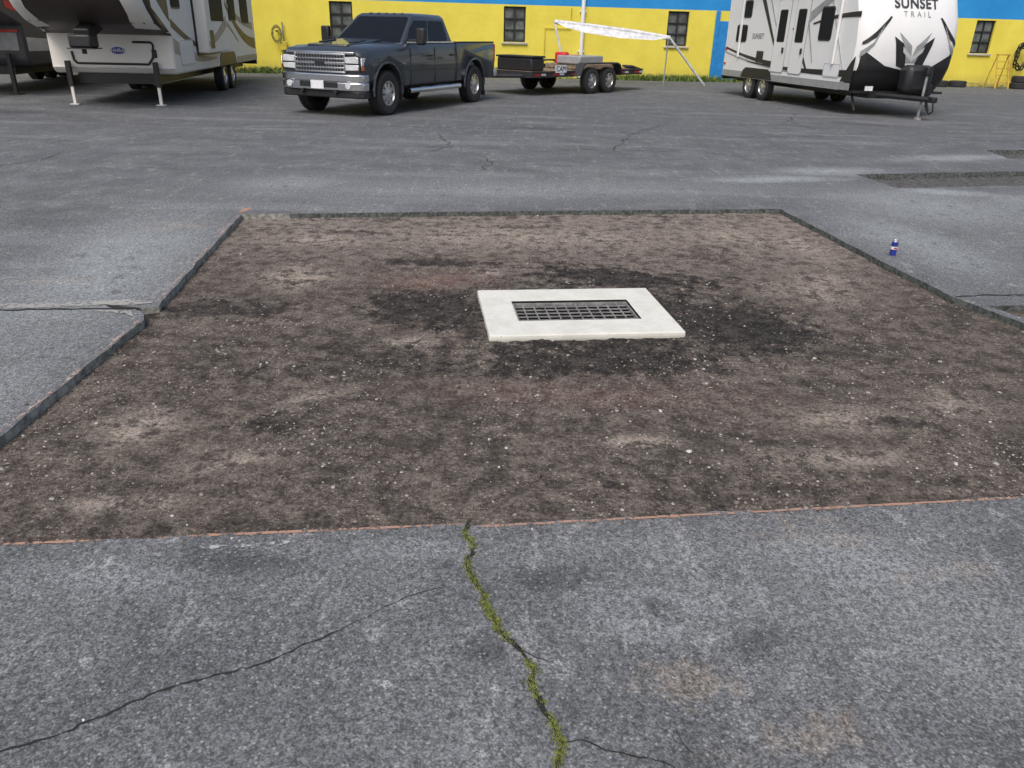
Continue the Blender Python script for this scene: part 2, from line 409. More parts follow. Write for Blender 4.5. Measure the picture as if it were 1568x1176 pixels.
FA=math.radians(7.6); FC=(.40,4.805)
def toframe(x,y):
    dx,dy=x-FC[0],y-FC[1]; return dx*math.cos(FA)+dy*math.sin(FA),-dx*math.sin(FA)+dy*math.cos(FA)
def dirt_z(x,y):
    z=-.047+.010*noise.noise(Vector((x*.9,y*.9,3)))+.006*noise.noise(Vector((x*3.3,y*3.3,1)))+.004*noise.noise(Vector((x*11,y*11,5)))+.002*noise.noise(Vector((x*31,y*31,5)))
    u,v=toframe(x,y); d=math.hypot(max(0,abs(u)-.6),max(0,abs(v)-.44))
    k=math.exp(-(d/.28)**2)
    z+=k*(.010+.012*noise.noise(Vector((x*14,y*14,9)))+.006*noise.noise(Vector((x*40,y*40,9))))
    return z
def dirt_sheet(name,poly,res,zf,skip=None):
    xs=[p[0] for p in poly]; ys=[p[1] for p in poly]
    x0,x1,y0,y1=min(xs)-.05,max(xs)+.05,min(ys)-.05,max(ys)+.05
    nx=int((x1-x0)/res)+1; ny=int((y1-y0)/res)+1
    V=[(x0+i*res,y0+j*res,zf(x0+i*res,y0+j*res)) for j in range(ny+1) for i in range(nx+1)]
    F=[]
    for j in range(ny):
        for i in range(nx):
            cx,cy=x0+(i+.5)*res,y0+(j+.5)*res
            if skip and skip(cx,cy): continue
            a=j*(nx+1)+i; F.append((a,a+1,a+nx+2,a+nx+1))
    return obj(name,V,F,m_dirt,smooth=True)
def sk(x,y):
    u,v=toframe(x,y); return abs(u)<.54 and abs(v)<.38
dirt_sheet('dirt_ground',pit,.022,dirt_z,sk)
m_gr=M('dark_gravel_bed',(.085,.083,.078),.95,var=.6,scale=14,bump=1)
for i,h in enumerate(holes[1:]):
    q=dirt_sheet('dirt_ground',h,.08 if i<2 else .04,lambda x,y:-.075+.012*noise.noise(Vector((x*3,y*3,3))))
    if i<2: q.data.materials[0]=m_gr

def stones(name,n,fn,smin,smax,weights,seed,embed=.3):
    rnd=random.Random(seed); V=[];F=[];MI=[]
    bm=bmesh.new(); bmesh.ops.create_icosphere(bm,subdivisions=1,radius=1)
    bv=[v.co.copy() for v in bm.verts]; bf=[[v.index for v in f.verts] for f in bm.faces]; bm.free()
    for _ in range(n):
        p=fn(rnd)
        if p is None: continue
        s=smin*(smax/smin)**(rnd.random()**2.2); sx,sy,sz=s*rnd.uniform(.7,1.4),s*rnd.uniform(.7,1.2),s*rnd.uniform(.35,.75)
        a=rnd.uniform(0,6.28); ca,sa=math.cos(a),math.sin(a); b=len(V)
        for c in bv:
            j=rnd.uniform(.75,1.2); x,y,z=c.x*sx*j,c.y*sy*j,c.z*sz*j
            V.append((p[0]+x*ca-y*sa,p[1]+x*sa+y*ca,p[2]+z+sz*embed))
        r=rnd.random(); k=0; acc=0
        for q,w in enumerate(weights):
            acc+=w
            if r<acc: k=q;break
        for f in bf: F.append(tuple(b+i for i in f)); MI.append(k)
    return obj(name,V,F,m_peb,midx=MI)
ph=holes[0]
def f_pit(r):
    x,y=r.uniform(-2.6,3.6),r.uniform(2.1,8.2)
    if r.random()<.5: y=r.uniform(2.1,4.6)
    if not inside((x,y),ph): return None
    u,v=toframe(x,y)
    if math.hypot(max(0,abs(u)-.6),max(0,abs(v)-.44))<.03+.5*r.random()**2: return None
    if noise.noise(Vector((x*1.6,y*1.6,7)))+.5*noise.noise(Vector((x*5,y*5,2)))<r.uniform(-.3,.6): return None
    return (x,y,dirt_z(x,y))
stones('gravel',30000,f_pit,.0017,.0075,(.40,.43,.11,.06),3)
stones('gravel',1700,f_pit,.005,.013,(.48,.31,.11,.10),8)
def f_soil(r):
    x,y=r.gauss(.55,.75),r.gauss(4.75,.55)
    u,v=toframe(x,y)
    if (abs(u)<.6 and abs(v)<.44) or not inside((x,y),ph): return None
    return (x,y,dirt_z(x,y))
stones('loose_soil',7500,f_soil,.0025,.012,(.01,.09,.89,.01),5)
def f_edge2(r):
    p=ph[r.randrange(len(ph))]; q=(p[0]+r.gauss(0,.05),p[1]+r.gauss(0,.05))
    return (q[0],q[1],dirt_z(q[0],q[1]) if inside(q,ph) else 0)
stones('gravel',1300,f_edge2,.002,.008,(.34,.34,.30,.02),11)
def f_as(r):
    x,y=r.uniform(-4,5.5),r.uniform(1.2,11)
    if any(inside((x,y),h) for h in holes): return None
    return (x,y,0)
stones('gravel',420,f_as,.002,.007,(.3,.2,.2,.3),12)

# ------------------------------------------------------------------ cracks & markings
def crackline(name,pts,w,m,z=.003,jit=.02,step=.03,wv=.6,seed=1):
    rnd=random.Random(seed); P=[]
    for a,b in zip(pts[:-1],pts[1:]):
        L=math.dist(a,b); n=max(1,int(L/step))
        for j in range(n):
            t=j/n; P.append((a[0]+(b[0]-a[0])*t+rnd.uniform(-jit,jit)*(j>0),a[1]+(b[1]-a[1])*t+rnd.uniform(-jit,jit)*(j>0)))
    P.append(pts[-1]); V=[];F=[]
    for i,p in enumerate(P):
        a=P[max(0,i-1)]; b=P[min(len(P)-1,i+1)]; d=math.dist(a,b) or 1
        nx,ny=-(b[1]-a[1])/d,(b[0]-a[0])/d
        ww=w*rnd.uniform(1-wv,1+wv)/2
        if i in (0,len(P)-1): ww*=.3
        V+=[(p[0]+nx*ww,p[1]+ny*ww,z),(p[0]-nx*ww,p[1]-ny*ww,z)]
    for i in range(len(P)-1): F.append((2*i,2*i+1,2*i+3,2*i+2))
    return obj(name,V,F,m),P
_,mp=crackline('asphalt_crack',[(-.15,2.37),(-.155,2.30),(-.115,2.22),(-.135,2.14),(-.12,2.07),(-.08,1.99),(-.06,1.90),(0,1.78),(.035,1.74),(.08,1.67),(.075,1.60),(.10,1.53),(.15,1.41),(.13,1.30),(.12,1.0)],.013,m_crack,.003,.006,.018)
crackline('asphalt_crack',[(-1.5,1.25),(-1.24,1.34),(-1.13,1.39),(-.94,1.54),(-.69,1.65),(-.50,1.79)],.005,m_crack,.003,.005,.018,seed=4)
crackline('asphalt_crack',[(-.50,1.79),(-.32,1.95),(-.2,2.0)],.0025,m_crack,.003,.004,.018,seed=5)
crackline('asphalt_crack',[(.15,1.41),(.2,1.42),(.26,1.39),(.4,1.36),(.5,1.3)],.0035,m_crack,.003,.006,.02,seed=6)
crackline('asphalt_crack',[(.03,1.75),(.09,1.70),(.14,1.68)],.003,m_crack,.003,.006,.02,seed=6)
crackline('asphalt_crack',[(.45,1.47),(.47,1.40),(.5,1.36)],.002,m_crack,.003,.004,.02,seed=8)
crackline('asphalt_crack',[(-7,4.15),(-4.5,4.38),(-3.19,4.50),(-2.81,4.55),(-2.50,4.58),(-2.38,4.60)],.022,m_crack,.003,.008,.05,.5,seed=7)
crackline('asphalt_crack',[(-2.60,4.65),(-2.50,4.60),(-2.36,4.60)],.05,m_crack,.0045,.006,.05,.3,seed=17)
crackline('pale_lit_edge_dust',[(-3.3,4.56),(-2.9,4.60),(-2.66,4.68),(-2.33,4.71)],.09,m_pale,.006,.01,.05,.4,seed=18)  # pale strips: the lit crack lip painted on along with its dust
crackline('pale_lit_edge_dust',[(-2.60,4.53),(-2.40,4.52),(-2.34,4.45)],.05,m_pale,.006,.01,.05,.4,seed=19)
crackline('asphalt_crack',[(3.14,5.29),(3.4,5.36),(3.8,5.38),(4.6,5.5),(6.5,5.7)],.02,m_crack,.003,.008,.05,.5,seed=9)
for s,pts in enumerate([[(-2.0,12.0),(-.8,12.4),(.4,12.1),(1.4,12.6),(2.5,12.4)],[(-1.4,14),(-1.2,13),(-1.0,12.4),(-1.3,11.8)],[(-12,14.2),(-9,14.6),(-6,14.2),(-3,15.0),(0,14.8)],
        [(-6.5,9.2),(-6.1,10.1),(-6.3,11)],[(1.5,12.4),(2.0,14.5),(3.2,17)],[(3.5,14.4),(6.0,15.2),(9,15.1),(13,16)],[(6.2,14.8),(5.8,17.5),(6.8,20)],[(-.5,10.2),(-.35,10.9),(-.6,11.6)]]):
    crackline('asphalt_crack',pts,.016,m_crack,.003,.05,.12,.8,seed=20+s)
rnd=random.Random(2); V=[];F=[]
for i,p in enumerate(mp):
    if p[1]<.9: continue
    f_=.55+1.5*noise.noise(Vector((p[0]*9,p[1]*9,2)))
    if p[1]>2.3 or 1.69<p[1]<1.76: f_*=.25
    dens=int(30*max(.06,min(1.2,f_)))
    for _ in range(dens*2):
        x=p[0]+rnd.gauss(0,.0075)+rnd.uniform(-.004,.004); y=p[1]+rnd.uniform(-.014,.014)
        h=rnd.uniform(.002,.009); r=rnd.uniform(.001,.003); a=rnd.uniform(0,6.28); b=len(V)
        for t in range(3): V.append((x+r*math.cos(a+t*2.1),y+r*math.sin(a+t*2.1),.002))
        V.append((x+rnd.uniform(-.004,.004),y+rnd.uniform(-.004,.004),.002+h))
        F+=[(b,b+1,b+3),(b+1,b+2,b+3),(b+2,b,b+3)]
obj('moss',V,F,m_moss)
crackline('orange_paint_marking',[(-2.3,2.093),(-1.75,2.160),(-.16,2.353)],.013,m_orange,.004,.002,.05,.3,seed=30)
crackline('orange_paint_marking',[(-.12,2.338),(2.07,2.638),(3.68,2.838)],.013,m_orange,.004,.002,.05,.3,seed=31)
crackline('orange_paint_marking',[(-2.235,2.6),(-2.235,3.5),(-2.27,4.40)],.02,m_orange2,.004,.003,.05,.3,seed=32)
crackline('orange_paint_marking',[(-2.315,4.75),(-2.475,6.0),(-2.645,7.35)],.02,m_orange2,.004,.003,.05,.3,seed=33)
crackline('orange_paint_marking',[(-2.66,7.36),(-2.63,7.62)],.06,m_orange,.004,.006,.03,.3,seed=34)
crackline('white_paint_marking',[(-1.06,2.17),(-.92,2.19),(-.74,2.225)],.02,m_whitem,.004,.003,.03,.4,seed=35)
crackline('white_paint_marking',[(-.565,1.475),(-.55,1.50)],.022,m_whitem,.004,.003,.03,.4,seed=38)

# ------------------------------------------------------------------ catch basin
cb=empty('storm_drain',(FC[0],FC[1],0),FA)
W2,D2,gw,gd=.605,.445,.395,.192
o=[(-W2,-D2),(W2,-D2),(W2,D2),(-W2,D2)]; i_=[(-gw,-gd),(gw,-gd),(gw,gd),(-gw,gd)]
V=[(x,y,0) for x,y in o]+[(x,y,0) for x,y in i_]+[(x*1.012,y*1.012,-.15) for x,y in o]+[(x,y,-.9) for x,y in i_]
F=[]
for a in range(4):
    b=(a+1)%4
    F+=[(a,b,4+b,4+a),(8+a,8+b,b,a),(4+a,4+b,12+b,12+a)]
fr=obj('concrete_frame',V,F,[m_conc,m_hole],cb,midx=[0,0,1]*4)
bv=fr.modifiers.new('b','BEVEL'); bv.width=.008; bv.segments=2; bv.limit_method='ANGLE'
box('basin_floor',(0,0,-.9),(.9,.5,.02),m_hole,cb)
t=.007
for s in [((0,-gd+t),(2*gw,.010)),((0,gd-t),(2*gw,.010)),((-gw+t,0),(.010,2*gd-.03)),((gw-t,0),(.010,2*gd-.03))]:
    box('grate_rim',(s[0][0],s[0][1],-.026),(s[1][0],s[1][1],.02),m_galv,cb,.001)
for i in range(1,6):
    y=-gd+i*2*gd/6; box('grate_bar',(0,y,-.024),(2*gw-.03,.005,.008),m_galv,cb)
for i in range(1,11):
    x=-gw+i*2*gw/11; box('grate_cross_bar',(x,0,-.029),(.007,2*gd-.03,.008),m_galv,cb)

# ------------------------------------------------------------------ building
BA=math.atan(.125); bd=empty('warehouse_building',(0,32.45,0),BA)
WX=[-6.7-12.8,-6.7-6.4,-6.75,-.26,6.15,12.6,19.05,25.5]
WW,Z0,Z1=.84,1.27,2.5
xs=[-45]+sorted([w-WW/2 for w in WX]+[w+WW/2 for w in WX])+[60]
def wallgrid(xs,zs,skipf,m,name):
    V=[];F=[]
    for i in range(len(xs)-1):
        for j in range(len(zs)-1):
            if skipf((xs[i]+xs[i+1])/2,(zs[j]+zs[j+1])/2): continue
            b=len(V); V+=[(xs[i],0,zs[j]),(xs[i+1],0,zs[j]),(xs[i+1],0,zs[j+1]),(xs[i],0,zs[j+1])]; F.append((b,b+1,b+2,b+3))
    obj(name,V,F,m,bd)
wallgrid(xs,[-.05,Z0,Z1,2.56],lambda x,z:any(abs(x-w)<WW/2 for w in WX) and Z0<z<Z1,m_yel,'wall_yellow')
wallgrid([-45,60],[2.56,3.55],lambda x,z:False,m_blue,'wall_blue_band')
wallgrid([-45,60],[3.55,5.2],lambda x,z:False,m_yel,'wall_upper')
box('building_mass',(7.5,8.2,2.55),(104.8,15.9,5.1),m_yel,bd)
box('parapet_cap',(7.5,.05,5.26),(105.2,.5,.1),m_doorblue,bd)
for w in WX:
    V=[(w-WW/2,0,Z0),(w+WW/2,0,Z0),(w+WW/2,0,Z1),(w-WW/2,0,Z1)]; V+=[(x,.16,z) for x,y,z in V]
    obj('window_reveal',V,[(0,4,5,1),(1,5,6,2),(2,6,7,3),(3,7,4,0)],m_yel,bd)
    box('window_glass',(w,.15,(Z0+Z1)/2),(WW,.02,Z1-Z0),m_glass2,bd)
    for xx in (-WW/2+.025,0,WW/2-.025): box('mullion',(w+xx,.11,(Z0+Z1)/2),(.05,.05,Z1-Z0-.01),m_black,bd)
    for k_ in range(4): box('muntin',(w,.105,Z0+.03+k_*(Z1-Z0-.06)/3),(WW-.02,.045,.045),m_black,bd)
    box('window_sill',(w,-.03,Z0-.045),(WW+.16,.10,.07),m_sill,bd,.008)
box('door',(8.25,-.03,1.1),(1.0,.06,2.2),m_doorblue,bd,.01)
box('door_frame',(7.72,-.04,1.28),(.16,.08,2.55),m_doorblue,bd,.01)
tube('downspout',(2.35,-.1,.05),(2.35,-.1,5.2),.075,m_white,bd)
for z in (1,2.4,3.8): box('downspout_strap',(2.35,-.06,z),(.24,.1,.05),m_white,bd)
path_tube('gas_pipe',[(-8.9,-.08,0),(-8.9,-.08,1.3),(-8.9,-.1,1.75)],.025,m_galv,bd)
box('gas_meter',(-8.9,-.15,.95),(.25,.2,.3),M('meter_yellow',(.6,.48,.06),.5),bd,.02)
box('foundation',(7.5,-.025,.05),(105,.05,.22),M('foundation_yellow',(.50,.42,.10),.8,var=.3),bd)
path_tube('conduit',[(.9,-.05,.0),(.9,-.05,1.8),(1.9,-.05,1.8),(1.9,-.05,2.5)],.02,m_yel,bd)
hz=empty('garden_hose',(-9.0,31.1,1.35),BA)
pts=[]
for i in range(120):
    a=i*.25; r=.26+.05*math.sin(i*.9); pts.append((r*math.cos(a)*.6,-.02-.0008*i,r*math.sin(a)))
path_tube('hose_coil',pts,.012,M('hose',(.25,.24,.08),.6),hz,6)
tube('hose_bracket',(0,.3,.1),(0,-.1,.1),.03,m_steel,hz)
hz2=empty('garden_hose',(20.6,34.75,1.2),BA)
pts=[]
for i in range(140):
    a=i*.25; r=.38+.08*math.sin(i*.9); pts.append((r*math.cos(a)*.7,-.02-.0012*i,r*math.sin(a)*1.2))
path_tube('hose_coil',pts,.025,m_black,hz2,6)
tube('hose_bracket',(0,.3,.3),(0,-.15,.3),.03,m_steel,hz2)
ld=empty('step_ladder',(19.3,33.7,0),.2)
for x in (-.25,.25):
    tube('rail',(x*1.2,-.35,0),(x,0,1.25),.03,m_lad,ld,8); tube('rear_rail',(x*1.2,.3,0),(x,.02,1.2),.022,m_lad,ld,8)
for i in range(1,5): box('step',(0,-.35+.35*i/5,1.25*i/5),(.52,.09,.03),m_lad,ld)
box('top_cap',(0,0,1.26),(.56,.16,.05),m_lad,ld,.01)
for k_,(x,y,z) in enumerate([(20.3,33.8,.12),(20.35,33.85,.36),(17.9,34.0,.12),(17.1,33.9,.12),(21.1,34.0,.12)]):
    e=empty('spare_tire',(x,y,z)); 
    e.rotation_euler=(math.pi/2,0,.1*k_)
    lathe('tire',[(.19,-.1),(.22,-.12),(.3,-.12),(.335,-.09),(.34,0),(.335,.09),(.3,.12),(.22,.12),(.19,.1)],(0,0,0),m_rubber,e,28)
V=[];F=[];rnd=random.Random(9)
for _ in range(3800):
    r=rnd.random()
    x=rnd.gauss(6.0,1.6) if r<.5 else (rnd.gauss(-9.3,.9) if r<.8 else rnd.uniform(-12,25))
    y=-.12-abs(rnd.gauss(0,.2)); h=rnd.uniform(.05,.28)*(1 if r<.8 else .4); a=rnd.uniform(0,6.28); w=.012+.012*rnd.random()
    lx,ly=rnd.gauss(0,.08),rnd.gauss(0,.08); b=len(V)
    V+=[(x-w*math.cos(a),y-w*math.sin(a),0),(x+w*math.cos(a),y+w*math.sin(a),0),(x+lx+w*math.cos(a),y+ly+w*math.sin(a),h*.7),(x+lx*1.5,y+ly*1.5,h)]
    F.append((b,b+1,b+2,b+3))
wd=obj('weeds',V,F,m_weed); wd.location=(0,32.45,0); wd.rotation_euler=(0,0,BA)

# ------------------------------------------------------------------ pickup truck
def pickup():
    fwd=Vector((-1.6,-3.77)).normalized(); a=math.atan2(fwd.y,fwd.x)
    T=empty('pickup_truck',(-3.60,17.25,0),a)
    WB=4.0; R=.425
    def ring(x,yw,zb,sh,tp,zc):
        h=[(yw-.10,zb),(yw-.01,zb+.07),(yw+.005,zb+.25),(yw+.012,.92),(yw-.005,sh[1]-.05),(sh[0],sh[1]),(tp[0],tp[1]),(tp[0]*.55,zc-.008),(0,zc)]
        return [(x,y,z) for y,z in h]+[(x,-y,z) for y,z in h[-2::-1]]
    rings=[ring(.86,.90,.62,(.88,1.13),(.78,1.20),1.21),ring(.80,.95,.60,(.93,1.17),(.82,1.25),1.26),ring(.5,.985,.55,(.955,1.21),(.84,1.29),1.33),ring(-.1,.985,.5,(.955,1.25),(.85,1.32),1.37),
           ring(-.72,.985,.48,(.955,1.28),(.86,1.35),1.40),ring(-.9,.985,.48,(.955,1.31),(.89,1.37),1.38),ring(-1.9,.985,.48,(.955,1.32),(.90,1.38),1.38),ring(-3.02,.985,.48,(.955,1.33),(.90,1.38),1.38)]
    body=loft('body',rings,[m_truck,m_black],T)
    def cutter(x,s):
        return tube('cut',(x,s*.58,.47),(x,s*1.3,.47),.53,m_black,T,36)
    apply_bool(body,[cutter(0,1),cutter(0,-1)])
    for s in (1,-1):
        pr=[(s*.80,.55),(s*.975,.55),(s*.995,.9),(s*.98,1.32),(s*.955,1.37),(s*.82,1.37),(s*.80,1.35)]
        rg=[[(x,y,z) for y,z in pr] for x in (-3.06,-3.2,-5.1,-5.2)]
        rg[0]=[(x,y*.995,z) for x,y,z in rg[0]]; rg[-1]=[(x,y*.97,z) for x,y,z in rg[-1]]
        b=loft('bed_side',rg,[m_truck,m_black],T); apply_bool(b,[cutter(-WB,s)])
        box('bed_rail_cap',(-4.12,s*.89,1.38),(2.1,.15,.03),m_black,T,.01)
    box('bed_front',(-3.1,0,1.0),(.06,1.64,.72),m_truck,T,.01)
    box('bed_floor',(-4.13,0,.74),(2.1,1.6,.06),m_black,T)
    box('tailgate',(-5.19,0,1.02),(.07,1.62,.70),m_truck,T,.02)
    box('rear_bumper',(-5.33,0,.66),(.18,1.9,.2),m_chrome,T,.03)
    for s in (1,-1): box('tail_lamp',(-5.19,s*.91,1.13),(.08,.13,.42),m_redl,T,.02)
    box('chassis',(-2.2,0,.55),(5.6,1.15,.22),m_black,T)
    zb,zt=1.365,1.885
    B=[(-.80,.885),(-.80,-.885),(-3.0,-.90),(-3.0,.90)]; Tt=[(-1.52,.715),(-1.52,-.715),(-2.86,-.735),(-2.86,.735)]
    def lerp(z): 
        t=(z-zb)/(zt-zb); return [(b[0]+(c[0]-b[0])*t,b[1]+(c[1]-b[1])*t,z) for b,c in zip(B,Tt)]
    r0=lerp(zb-.02); r1=lerp(zt)
    r2=[(-1.60,.64,1.935),(-1.60,-.64,1.935),(-2.82,-.66,1.935),(-2.82,.66,1.935)]
    r3=[(-1.9,.4,1.955),(-1.9,-.4,1.955),(-2.6,-.4,1.955),(-2.6,.4,1.955)]
    loft('cab_roof',[r0,r1,r2,r3],m_truck,T,bev=.03)
    quad_panel('windshield',[r0[1],r0[0],r1[0],r1[1]],[(.05,.05),(.95,.05),(.935,.93),(.90,.965),(.10,.965),(.065,.93)],.008,m_glass,T)
    quad_panel('rear_window',[r0[3],r0[2],r1[2],r1[3]],rr(.08,.1,.92,.9,.1,.05),.006,m_glass,T)
    for s in (1,-1):
        if s==1: qq=[r0[0],r0[3],r1[3],r1[0]]
        else: qq=[r0[2],r0[1],r1[1],r1[2]]
        e1=(Vector(qq[1])-Vector(qq[0])).cross(Vector(qq[3])-Vector(qq[0])); sg=1 if e1.y*s>0 else -1
        def PU(pl): return pl if s==1 else [(1-u,w) for u,w in pl][::-1]
        quad_panel('front_door_glass',qq,PU([(.065,.10),(.455,.10),(.445,.86),(.07,.86),(.03,.55)]) ,.009*sg,m_glass,T)
        quad_panel('rear_door_glass',qq,PU([(.50,.10),(.86,.10),(.90,.18),(.905,.79),(.88,.86),(.49,.86)]),.009*sg,m_glass,T)
        box('belt_trim',(-1.95,s*.925,1.385),(2.1,.02,.022),m_chrome,T)
        for x in (-.92,-1.98,-2.98): 
            box('door_gap',(x,s*.992,.92),(.012,.012,.74),m_black,T)
        for x in (-1.78,-2.80): box('door_handle',(x,s*1.005,1.12),(.18,.03,.04),m_black,T,.01)
        box('door_gap_low',(-1.95,s*.99,.56),(2.1,.012,.01),m_black,T)
        tube('running_board',(-.75,s*1.03,.44),(-3.1,s*1.03,.44),.055,m_chrome,T,12)
        for x in (-1.0,-2.0,-2.9): tube('board_bracket',(x,s*.8,.5),(x,s*1.03,.44),.025,m_black,T,6)
        box('mirror_arm',(-1.02,s*1.03,1.42),(.09,.26,.05),m_black,T,.01)
        box('mirror',(-1.02,s*1.20,1.50),(.13,.20,.33),m_black,T,.035)
        box('mirror_glass',(-1.09,s*1.20,1.50),(.01,.16,.28),m_chrome,T,.01)
        box('fender_badge',(-.66,s*1.0,.98),(.16,.01,.03),m_chrome,T)
        for x in (0,-WB):
            pts=[(x+.545*math.cos(t_),s*.99,.47+.545*math.sin(t_)) for t_ in [math.radians(-8+i*196/16) for i in range(17)]]
            path_tube('arch_flare',pts,.028,m_truck,T,8)
        wheel(T,'front_wheel',(0,s*.87,R),R,.27,s,.235,m_silver,8)
        wheel(T,'rear_wheel',(-WB,s*.87,R),R,.27,s,.235,m_silver,8)
        box('mud_flap',(-.53,s*.87,.42),(.02,.26,.3),m_rubber,T)
        prism('headlamp_housing',[(s*.58,.83),(s*.925,.85),(s*.93,1.10),(s*.86,1.15),(s*.58,1.13)],'x',.80,.895,m_black,T,.01)
        prism('headlamp_upper',[(s*.60,1.0),(s*.90,1.0),(s*.90,1.10),(s*.85,1.125),(s*.60,1.11)],'x',.88,.915,m_lamp,T,.01)
        prism('headlamp_lower',[(s*.60,.87),(s*.89,.88),(s*.90,.975),(s*.60,.975)],'x',.88,.912,m_lamp,T,.01)
        box('headlamp_wrap',(.80,s*.945,1.03),(.16,.02,.15),m_lamp,T,.01)
        box('side_marker',(.83,s*.955,.91),(.12,.012,.07),m_amber,T,.005)
        tube('fog_lamp',(.99,s*.70,.60),(1.018,s*.70,.60),.06,m_lamp,T,16)
        tube('tow_hook',(.98,s*.40,.46),(1.05,s*.40,.46),.035,m_black,T,10)
        box('hood_vent',(.1,s*.36,1.385),(.45,.12,.02),m_black,T,.008,(0,.08,0))
    box('hood_bulge',(.02,0,1.352),(1.25,.95,.06),m_truck,T,.028,(0,.085,0))
    box('grille_back',(.87,0,.99),(.05,1.18,.34),m_black,T)
    for z in (1.155,1.075,.995,.915,.84): box('grille_bar',(.905,0,z),(.035,1.16,.026 if z not in (.995,) else .045),m_chrome,T,.006)
    for i in range(17): box('grille_slat',(.893,-.54+i*.0675,1.0),(.012,.012,.30),m_chrome,T)
    for s in (1,-1): box('grille_surround',(.905,s*.585,1.0),(.035,.03,.34),m_chrome,T,.006)
    box('hood_lip',(.885,0,1.185),(.05,1.6,.045),m_chrome,T,.012)
    box('bowtie',(.93,0,.995),(.015,.22,.07),m_black,T,.006)
    def brow(z0,z1,x0,mm,nm,bev):
        pf=[(.70,-1.0),(.86,-.98),(.96,-.86),(x0,-.55),(x0,.55),(.96,.86),(.86,.98),(.70,1.0)]
        prism(nm,pf,'z',z0,z1,mm,T,bev)
    brow(.66,.80,1.0,m_chrome,'front_bumper_upper',.02); brow(.50,.655,1.0,m_chrome,'front_bumper',.02); brow(.36,.495,.94,m_black,'air_dam',.02)
    box('bumper_intake',(1.002,0,.60),(.02,.9,.10),m_black,T,.006)
    box('license_plate',(1.02,-.02,.60),(.01,.31,.155),m_plate,T,.003)
    for i in range(5): box('roof_marker',(-1.62,-.4+i*.2,1.945),(.05,.05,.012),m_black,T,.004)
    box('wiper',(-.92,.3,1.44),(.03,.6,.015),m_black,T)
    tube('antenna',(-.72,-.8,1.35),(-.85,-.8,1.75),.005,m_black,T,5)
pickup()

# ------------------------------------------------------------------ equipment trailer
def trailer():
    d=Vector((.66,.75)).normalized(); a=math.atan2(-d.y,-d.x)
    T=empty('utility_trailer',(-1.35,22.5,0),a)
    W=1.0
    for s in (1,-1):
        tube('tongue',(-.0,0,.52),(-1.5,s*.75,.52),.05,m_steel,T,8)
        box('frame_rail',(-4.1,s*W,.56),(5.5,.07,.16),m_steel,T,.01)
        box('rub_rail',(-4.1,s*(W+.05),.63),(5.5,.03,.04),m_steel,T)
        for i in range(7):
            if i in(3,4): continue
            box('reflector_red',(-1.6-i*.82,s*(W+.038),.56),(.26,.006,.05),m_redl,T)
            box('reflector_white',(-1.86-i*.82,s*(W+.038),.56),(.2,.006,.05),m_plate,T)
        for x in (-3.85,-4.72): wheel(T,'wheel',(x,s*(W+.17),.36),.36,.21,s,.2,m_silver,6)
        fp=[(-3.2,.50),(-3.35,.80),(-3.5,.86),(-5.08,.86),(-5.23,.80),(-5.38,.50),(-5.34,.50),(-5.2,.77),(-5.06,.82),(-3.52,.82),(-3.38,.77),(-3.24,.50)]
        y0,y1=sorted((s*(W+.02),s*(W+.30)))
        prism('fender',fp,'y',y0,y1,m_steel,T)
    box('front_rail',(-1.4,0,.56),(.08,2.0,.16),m_steel,T); box('rear_rail',(-6.85,0,.56),(.08,2.0,.16),m_steel,T)
    box('deck',(-4.1,0,.60),(5.4,1.95,.05),m_wood,T)
    box('coupler',(.05,0,.55),(.3,.12,.12),m_steel,T,.02)
    tube('jack',(-.5,0,.15),(-.5,0,.9),.035,m_black,T,10); tube('jack_foot',(-.5,0,0.02),(-.5,0,.15),.06,m_black,T,10)
    box('tool_box',(-2.1,-.05,.80),(.55,1.35,.36),m_black,T,.05); box('tool_box_lid',(-2.1,-.05,1.0),(.6,1.4,.05),m_black,T,.02)
    box('side_sign',(-2.6,W+.06,.70),(.5,.012,.2),m_plate,T)
    box('red_can',(-4.2,-.2,.93),(.25,.4,.35),m_red,T,.05); box('red_can',(-4.7,-.1,.88),(.3,.35,.3),m_red,T,.05)
    box('pallet',(-4.9,.0,.71),(1.7,1.5,.14),m_wood,T,.02); box('pallet_goods',(-4.6,.2,.9),(1.2,.9,.24),m_grey,T,.04)
    for s in (1,-1): box('ramp',(-7.0,s*.5,.66),(.5,.4,.06),m_steel,T,.01,(0,-.2,0))
    cu=bpy.data.curves.new('t','FONT'); cu.body='CAM'; cu.size=.2; cu.align_x='CENTER'; cu.align_y='CENTER'; cu.extrude=.002
    to=bpy.data.objects.new('side_lettering',cu); col.objects.link(to); to.parent=T; to.location=(-2.6,W+.07,.70); to.rotation_euler=(math.pi/2,0,math.pi); cu.materials.append(m_black)
trailer()
aw=empty('rolled_awning')
path_tube('roller',[(1.15,29.6,1.98),(2.6,29.6,1.86),(4.0,29.6,1.72),(5.2,29.6,1.56)],.075,m_tarp,aw,12)
V=[(1.2,29.55,1.97),(2.6,29.5,1.84),(4,29.5,1.7),(5.1,29.5,1.56),(4.6,29.35,1.48),(3.4,29.3,1.52),(2.2,29.3,1.66),(1.5,29.4,1.82)]
obj('hanging_fabric',V,[tuple(range(8))],m_tarp,aw)
tube('support_arm',(1.15,29.6,1.98),(1.6,29.4,.3),.035,m_tarp,aw,8)
tube('support_arm',(5.2,29.6,1.56),(6.75,30.3,0),.04,m_tarp,aw,8)
tube('support_arm',(5.15,29.6,1.5),(5.1,29.4,0),.025,m_galv,aw,8)
tube('support_arm',(1.6,29.4,.35),(3.4,29.6,.55),.03,m_galv,aw,8)

